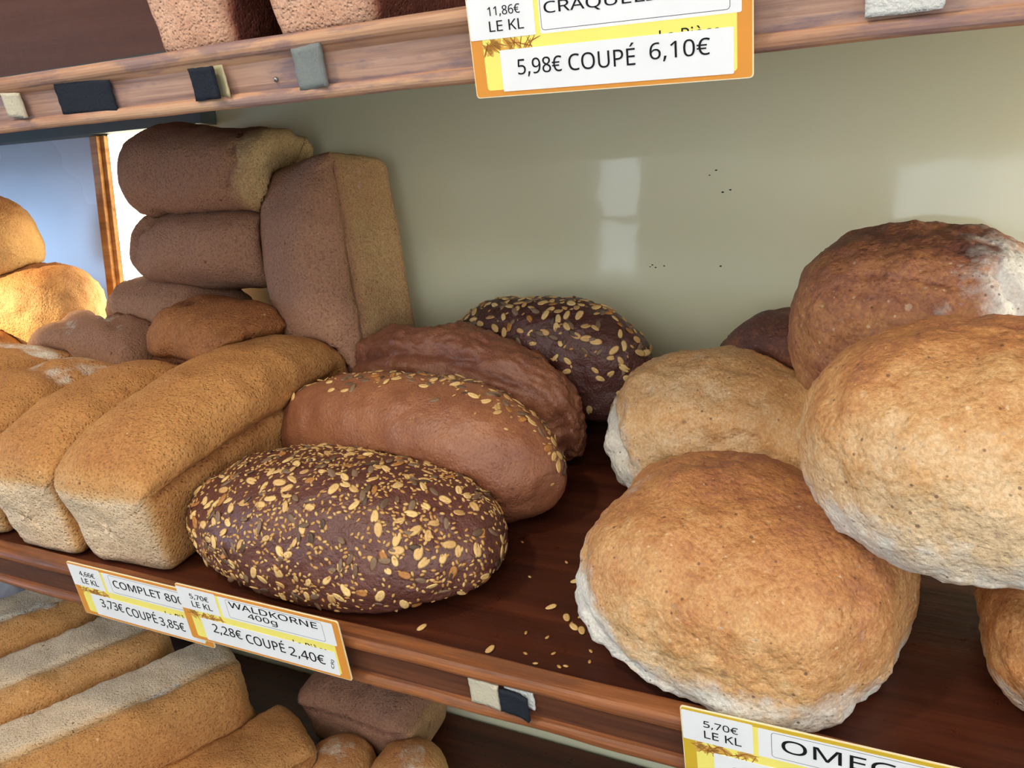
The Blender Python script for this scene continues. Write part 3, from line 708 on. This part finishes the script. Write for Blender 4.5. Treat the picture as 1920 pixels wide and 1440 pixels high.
# --- seeds
def flake_mesh(l, w, t, groove, seed, tint, nu=12, nr=4):
    rnd = random.Random(seed); bm = bmesh.new(); bend = rnd.uniform(-.15, .35); sk = rnd.uniform(-.2, .2)
    c = bm.verts.new((0, 0, t)); rings = []
    for r_ in range(1, nr + 1):
        q = r_ / nr; ring = []
        for k in range(nu):
            a = 2 * math.pi * k / nu; x, y = l * q * math.cos(a), w * q * math.sin(a) * (1 + sk * math.cos(a))
            z = t * math.sqrt(max(0, 1 - q * q * .96)) - groove * math.exp(-(y / (w * .16)) ** 2) * (1 - q * q) + bend * t * (x / l) ** 2
            ring.append(bm.verts.new((x, y, z)))
        rings.append(ring)
    lowr = [bm.verts.new((v.co.x * .8, v.co.y * .8, -t * .35)) for v in rings[-1]]
    for k in range(nu): bm.faces.new((c, rings[0][k], rings[0][(k + 1) % nu]))
    allr = rings + [lowr]
    for a_, b_ in zip(allr, allr[1:]):
        for k in range(nu): bm.faces.new((a_[k], b_[k], b_[(k + 1) % nu], a_[(k + 1) % nu]))
    bm.faces.new(list(reversed(lowr)))
    me = bm_mesh('seed', bm, True); at = me.attributes.new('tint', 'FLOAT', 'POINT'); at.data.foreach_set('value', [tint] * len(me.vertices))
    return me
rnd0 = random.Random(5)
SEEDS = {'oat_flake': [flake_mesh(.0057, .0031, .0011, .0008, k, rnd0.random()) for k in range(8)],
         'sunflower_seed': [flake_mesh(.0056, .0026, .0012, .0, 40 + k, rnd0.random()) for k in range(5)],
         'sesame_seed': [flake_mesh(.0022, .0012, .0007, .0, 70 + k, rnd0.random(), 8, 2) for k in range(5)]}
SMAT = {'oat_flake': M['oat'], 'sunflower_seed': M['sunflower'], 'sesame_seed': M['sesame']}
def scatter(o, kind, count, mask, seed, size=1.0, maxind=100):
    """press seeds into the crust of loaf o where mask(local point, normal) allows; the hundred nearest are parts of their own"""
    me = o.data; rnd = random.Random(seed); mw = o.matrix_world
    polys = me.polygons; areas = np.array([p.area for p in polys]); cum = np.cumsum(areas)
    others = [(b, lo - .006, hi + .006) for b, lo, hi, nm in LAID if nm != o.name]
    got = []; tries = 0; mind = {'oat_flake': .0075, 'sunflower_seed': .0055, 'sesame_seed': .0026}[kind] * size
    grid = {}
    while len(got) < count and tries < count * 60:
        tries += 1
        p = polys[int(np.searchsorted(cum, rnd.random() * cum[-1]))]
        a, b, c = [me.vertices[i].co for i in list(p.vertices)[:3]]
        u, v = rnd.random(), rnd.random()
        if u + v > 1: u, v = 1 - u, 1 - v
        pt = a + (b - a) * u + (c - a) * v; nn = p.normal.copy()
        if rnd.random() > mask(pt, nn): continue
        key = tuple(int(math.floor(q / mind)) for q in pt)
        if any((pt - g).length < mind for dx in (-1, 0, 1) for dy in (-1, 0, 1) for dz in (-1, 0, 1) for g in grid.get((key[0] + dx, key[1] + dy, key[2] + dz), ())): continue
        grid.setdefault(key, []).append(pt)
        t1 = nn.orthogonal().normalized(); ang = rnd.random() * math.tau
        xa = (t1 * math.cos(ang) + nn.cross(t1) * math.sin(ang)); zt = (nn + Vector((rnd.gauss(0, .14), rnd.gauss(0, .14), rnd.gauss(0, .14)))).normalized()
        ya = zt.cross(xa).normalized(); xa = ya.cross(zt); s_ = size * rnd.uniform(.78, 1.15)
        m = Matrix(((xa.x * s_, ya.x * s_, zt.x * s_, pt.x), (xa.y * s_, ya.y * s_, zt.y * s_, pt.y), (xa.z * s_, ya.z * s_, zt.z * s_, pt.z), (0, 0, 0, 1)))
        wp = mw @ pt
        if any(lo[0] < wp.x < hi[0] and lo[1] < wp.y < hi[1] and lo[2] < wp.z < hi[2] and bv.find_nearest(wp, .0045 * size)[0] is not None for bv, lo, hi in others): continue
        wn = (mw.to_3x3() @ nn).normalized(); tv = Vector((0, 0, CAM_Z)) - wp
        got.append((max(0, wn.dot(tv.normalized())) / tv.length + .001 / tv.length, m, rnd.randrange(len(SEEDS[kind]))))
    got.sort(key=lambda g: -g[0])
    for sc_, m, vi in got[:maxind]:
        sm = SEEDS[kind][vi]
        q = bpy.data.objects.new(kind, sm); COL.objects.link(q); q.parent = o; q.matrix_local = m
        if not sm.materials: sm.materials.append(SMAT[kind])
    rest = got[maxind:]
    if rest:
        vs, fs, ti = [], [], []
        for sc_, m, vi in rest:
            sm = SEEDS[kind][vi]; base = len(vs); tn = sm.attributes['tint'].data[0].value
            for v in sm.vertices: vs.append(tuple(m @ v.co)); ti.append(tn)
            for f in sm.polygons: fs.append(tuple(base + i for i in f.vertices))
        rm = bpy.data.meshes.new(kind + 's'); rm.from_pydata(vs, [], fs); rm.update()
        at = rm.attributes.new('tint', 'FLOAT', 'POINT'); at.data.foreach_set('value', ti)
        rm.polygons.foreach_set('use_smooth', [True] * len(rm.polygons))
        q = link(kind + 's', rm, SMAT[kind], o); q['kind'] = 'stuff'

# --- long rye loaves
W1 = bread('seeded_loaf', boule(.152, .080, .094, .34, seed=41, amp=.0032, sub=6, px=2.15, bake0=.55, bake_top=.1), M['wald'], place('m', -.448, .072, 0, 0),
      'dark loaf covered all over in oats and sesame, at the shelf front', GS)
W2 = bread('seeded_loaf', boule(.178, .062, .118, .36, seed=42, amp=.0026, sub=6, px=2.05, taper=-.55, bake0=.54, bake_top=-.05, bend=.1, fine=.3), M['glossrye'], place('m', -.462, .188, .0, -5),
      'shiny brown loaf with a band of seeds along its ridge, behind the seed covered loaf', GS)
W3 = bread('rye_loaf', boule(.156, .050, .132, .36, seed=43, amp=.0048, sub=6, px=2.2, bake0=.5, bake_top=.12, fine=1.3, cracks=[((-.9, -.5, .5), (.3, -.5, .75), .10, .006, 0), ((.2, -.6, .7), (.75, -.5, .5), .05, .003, 0), ((.9, -.4, .2), (.86, -.3, -.3), .08, .006, 0), ((-.3, -.8, .5), (-.1, -.75, .55), .04, .003, 0)]), M['glossrye'], place('m', -.450, .283, .0, -9),
      'brown crack topped loaf without seeds, between the two seed topped loaves', GS)
W4 = bread('seeded_loaf', boule(.125, .050, .118, .36, seed=44, amp=.0035, sub=6, px=2.2, bake0=.75, bake_top=.1), M['wald'], place('m', -.374, .347, .026, -4),
      'dark oat topped loaf at the back against the beige wall', GS)
def m_w1(p, n): return float(sstep(.008, .026, np.array(p.z)))
scatter(W1, 'oat_flake', 200, m_w1, 1); scatter(W1, 'sunflower_seed', 130, m_w1, 2); scatter(W1, 'sesame_seed', 1500, lambda p, n: m_w1(p, n) * (.35 + .65 * (fract(p, 22, 3, 2) > -.1)), 3)
def m_w2(p, n): return float(np.exp(-((p.y - .022) / .022) ** 2)) if n.z > .1 else .02 if n.z > -.2 else 0
scatter(W2, 'oat_flake', 85, m_w2, 4); scatter(W2, 'sunflower_seed', 60, m_w2, 5); scatter(W2, 'sesame_seed', 140, m_w2, 6)
def m_w4(p, n): return float(sstep(.045, .08, np.array(p.z)) * .9 + .06 * (p.z > .02))
scatter(W4, 'oat_flake', 200, m_w4, 7); scatter(W4, 'sunflower_seed', 60, m_w4, 8); scatter(W4, 'sesame_seed', 120, m_w4, 9)

# --- golden round loaves
bread('round_loaf', boule(.104, .094, .116, .36, seed=51, amp=.0044, sub=6, px=2.35, flour_low=.72, flour_spots=[((-.85, -.55, -.15), .75, .16), ((-.75, -.1, .75), .45, .02)], bake0=.36, bake_top=.36,
      lumps=[((-.6, -.7, -.3), .06, .15), ((.7, -.6, -.2), .05, .12), ((.1, -.9, .2), -.03, .05)], bake_dir=(-.15, .35, 1), cracks=[((-.2, -.9, .35), (-.05, -.85, -.1), .05, .003, .1), ((-.55, -.8, -.05), (-.2, -.95, -.25), .06, .004, .25)]), M['omega'], place('m', -.115, .080, 0, -14, 0, 6),
      'big golden loaf at the shelf front, floury along its base, right of the crumbs', GR)
bread('round_loaf', boule(.098, .075, .122, .36, seed=52, amp=.0048, sub=6, px=2.3, flour_low=.35, flour_spots=[((-.9, -.45, .0), 1.0, .16)], bake0=.12, bake_top=.24, cracks=[((-.8, -.1, .55), (-.7, -.75, .1), .09, .008, .4)]), M['omega'], place('m', -.175, .27, 0, 0),
      'golden loaf with a floury torn left end, behind the big front loaf', GR)
bread('round_loaf', boule(.085, .045, .125, .4, seed=55, amp=.004, sub=5, bake0=.95, bake_top=.1), M['omega'], place('m', -.115, .352, .012, 0), 'dark loaf peeping out behind the torn ended loaf, against the wall', GR)
bread('round_loaf', boule(.08, .085, .095, .4, seed=56, amp=.0045, sub=6, px=2.3, flour_low=.6, bake0=.5, bake_top=.25), M['omega'], place('m', .108, .10, 0, 0), 'loaf cut off by the right edge, below the large golden loaf', GR)
bread('round_loaf', boule(.108, .090, .125, .44, seed=53, amp=.0040, sub=6, px=2.2, flour_low=.62, flour_spots=[((-.8, -.5, -.4), .35, .10)], bake0=.26, bake_top=.48, bake_dir=(-.15, .6, 1), cracks=[((-.1, .1, .95), (.25, .0, .9), .03, .002, 0)]), M['omega'], place('m', .032, .095, .097, 5),
      'large golden loaf resting on top of the front loaf at the right', GR)
bread('round_loaf', boule(.086, .075, .120, .42, seed=54, amp=.0042, sub=6, px=2.3, bake0=.70, bake_top=.16, flour_spots=[((.85, -.35, .45), .95, .27)], cracks=[((.5, -.5, .65), (.68, -.62, .2), .05, .005, .15), ((.30, -.35, .85), (.42, -.25, .85), .13, .001, -.2), ((-.3, -.6, .7), (.2, -.65, .6), .025, .0025, 0)]), M['omega'], place('m', -.022, .245, .118, 0),
      'dark toned loaf with a floury, whitened right side, topmost of the round heap', GR)  # shade on top and light at the right painted into its crust

# --- top shelf
bread('tin_loaf', tin_loaf(.26, .036, .042, .10, .05, .15, .4, 3, 61, amp=.003, bakeoff=.05, sidetone=.62), M['pink'], place('u', -.530, .140, 0, 6), 'brown tin loaf on the top shelf, left of the two', 'tin loaves on the top shelf', sh='u')
bread('tin_loaf', tin_loaf(.26, .042, .048, .10, .053, .15, .4, 3, 62, amp=.003, bakeoff=.05, sidetone=.62), M['pink'], place('u', -.410, .140, 0, 6), 'brown tin loaf on the top shelf, right of the two', 'tin loaves on the top shelf', sh='u')
# --- bottom shelf
GL = 'tin loaves on the bottom shelf'  # tin sides paled here to make up for missing light
bread('tin_loaf', tin_loaf(.17, .044, .05, .06, .053, .098, .4, 3.5, 75, bakeoff=.2), M['complet_dark'], place('l', -.625, .340, .0, 90), 'dark loaf in the shade at the back, behind the two rolls', GL, sh='l')
bread('tin_loaf', tin_loaf(.30, .06, .068, .085, .072, .145, .4, 3.5, 71, bakeoff=.02, sidetone=-.16, cracks=[((-.066, .02, .09), (-.060, .10, .085), .007, -.003, .9)]), M['complet'], place('l', -.915, .19, .075, -33, 0, 90), 'large tan loaf with a ragged ridge, on its side below the price cards', GL, sh='l')
bread('tin_loaf', tin_loaf(.30, .06, .066, .085, .07, .14, .4, 3.5, 72, bakeoff=-.08, sidetone=-.2), M['complet'], place('l', -1.075, .215, .075, -33, 0, 90), 'pale sided tin loaf behind the large one, below the COMPLET card', GL, sh='l')
bread('tin_loaf', tin_loaf(.30, .06, .066, .085, .07, .14, .4, 3.5, 73, amp=.004, bakeoff=-.05, sidetone=-.2, cracks=[((-.066, -.05, .06), (-.066, .08, .09), .012, -.004, .9)]), M['complet'], place('l', -1.235, .24, .083, -33, 0, 90), 'rough edged pale loaf at the left edge, farthest of the three on their sides', GL, sh='l')
bread('plastic_bag', boule(.09, .05, .14, .4, seed=91, amp=.007, sub=5, fine=1.2), M['plastic'], place('l', -1.40, .33, 0, 0), 'pale lilac crumpled plastic bag behind the loaves at the left edge', None, 'bag', sh='l')
bread('tin_loaf', tin_loaf(.22, .047, .052, .06, .055, .088, .4, 3.5, 74), M['complet'], place('l', -.728, .165, .0, -30), 'tan tin loaf low down, left of the two rolls', GL, sh='l')
bread('bread_roll', boule(.042, .042, .058, .4, seed=81, amp=.002, sub=5, flour_spots=[((0, 0, 1), .5, .2)]), M['roll'], place('l', -.618, .25, .0, 0), 'small floury round roll, left of the pair', 'pair of rolls on the bottom shelf', sh='l')
bread('bread_roll', boule(.043, .043, .06, .4, seed=82, amp=.002, sub=5, flour_spots=[((.3, 0, 1), .4, .2)], cracks=[((.4, -.3, .8), (.8, 0, .5), .08, .003, .4)]), M['roll'], place('l', -.532, .27, .0, 0), 'small round roll with a floury crack, right of the pair', 'pair of rolls on the bottom shelf', sh='l')

# --- seeds fallen on the middle shelf
rl = random.Random(9)
for x, v, k in ((-.245, .097, 'oat_flake'), (-.251, .062, 'oat_flake'), (-.235, .054, 'oat_flake'), (-.226, .046, 'oat_flake'), (-.219, .044, 'oat_flake'), (-.274, .006, 'oat_flake'), (-.335, .012, 'oat_flake')):
    q = link(k, SEEDS[k][rl.randrange(4)], SMAT[k]); q.matrix_world = SH['m'] @ Matrix.Translation((x, v, .0007)) @ Matrix.Rotation(rl.random() * 6.28, 4, 'Z') @ Matrix.Diagonal((.85, .85, .85, 1))
    tag(q, 'golden oat flake fallen on the dark shelf left of the big golden loaf', 'seed', 'fallen oat flakes')
for x, v in ((-.248, .010), (-.229, .016), (-.237, .003), (-.216, .007), (-.229, .049), (-.202, .016), (-.220, .005), (-.226, .058), (-.310, .135), (-.283, .092), (-.257, .030), (-.240, .030), (-.262, .118), (-.205, .026)):
    k = 'sesame_seed'
    q = link(k, SEEDS[k][rl.randrange(4)], SMAT[k]); q.matrix_world = SH['m'] @ Matrix.Translation((x, v, .0005)) @ Matrix.Rotation(rl.random() * 6.28, 4, 'Z')
    tag(q, 'tiny pale sesame seed fallen on the dark shelf left of the big golden loaf', 'seed', 'fallen sesame seeds')
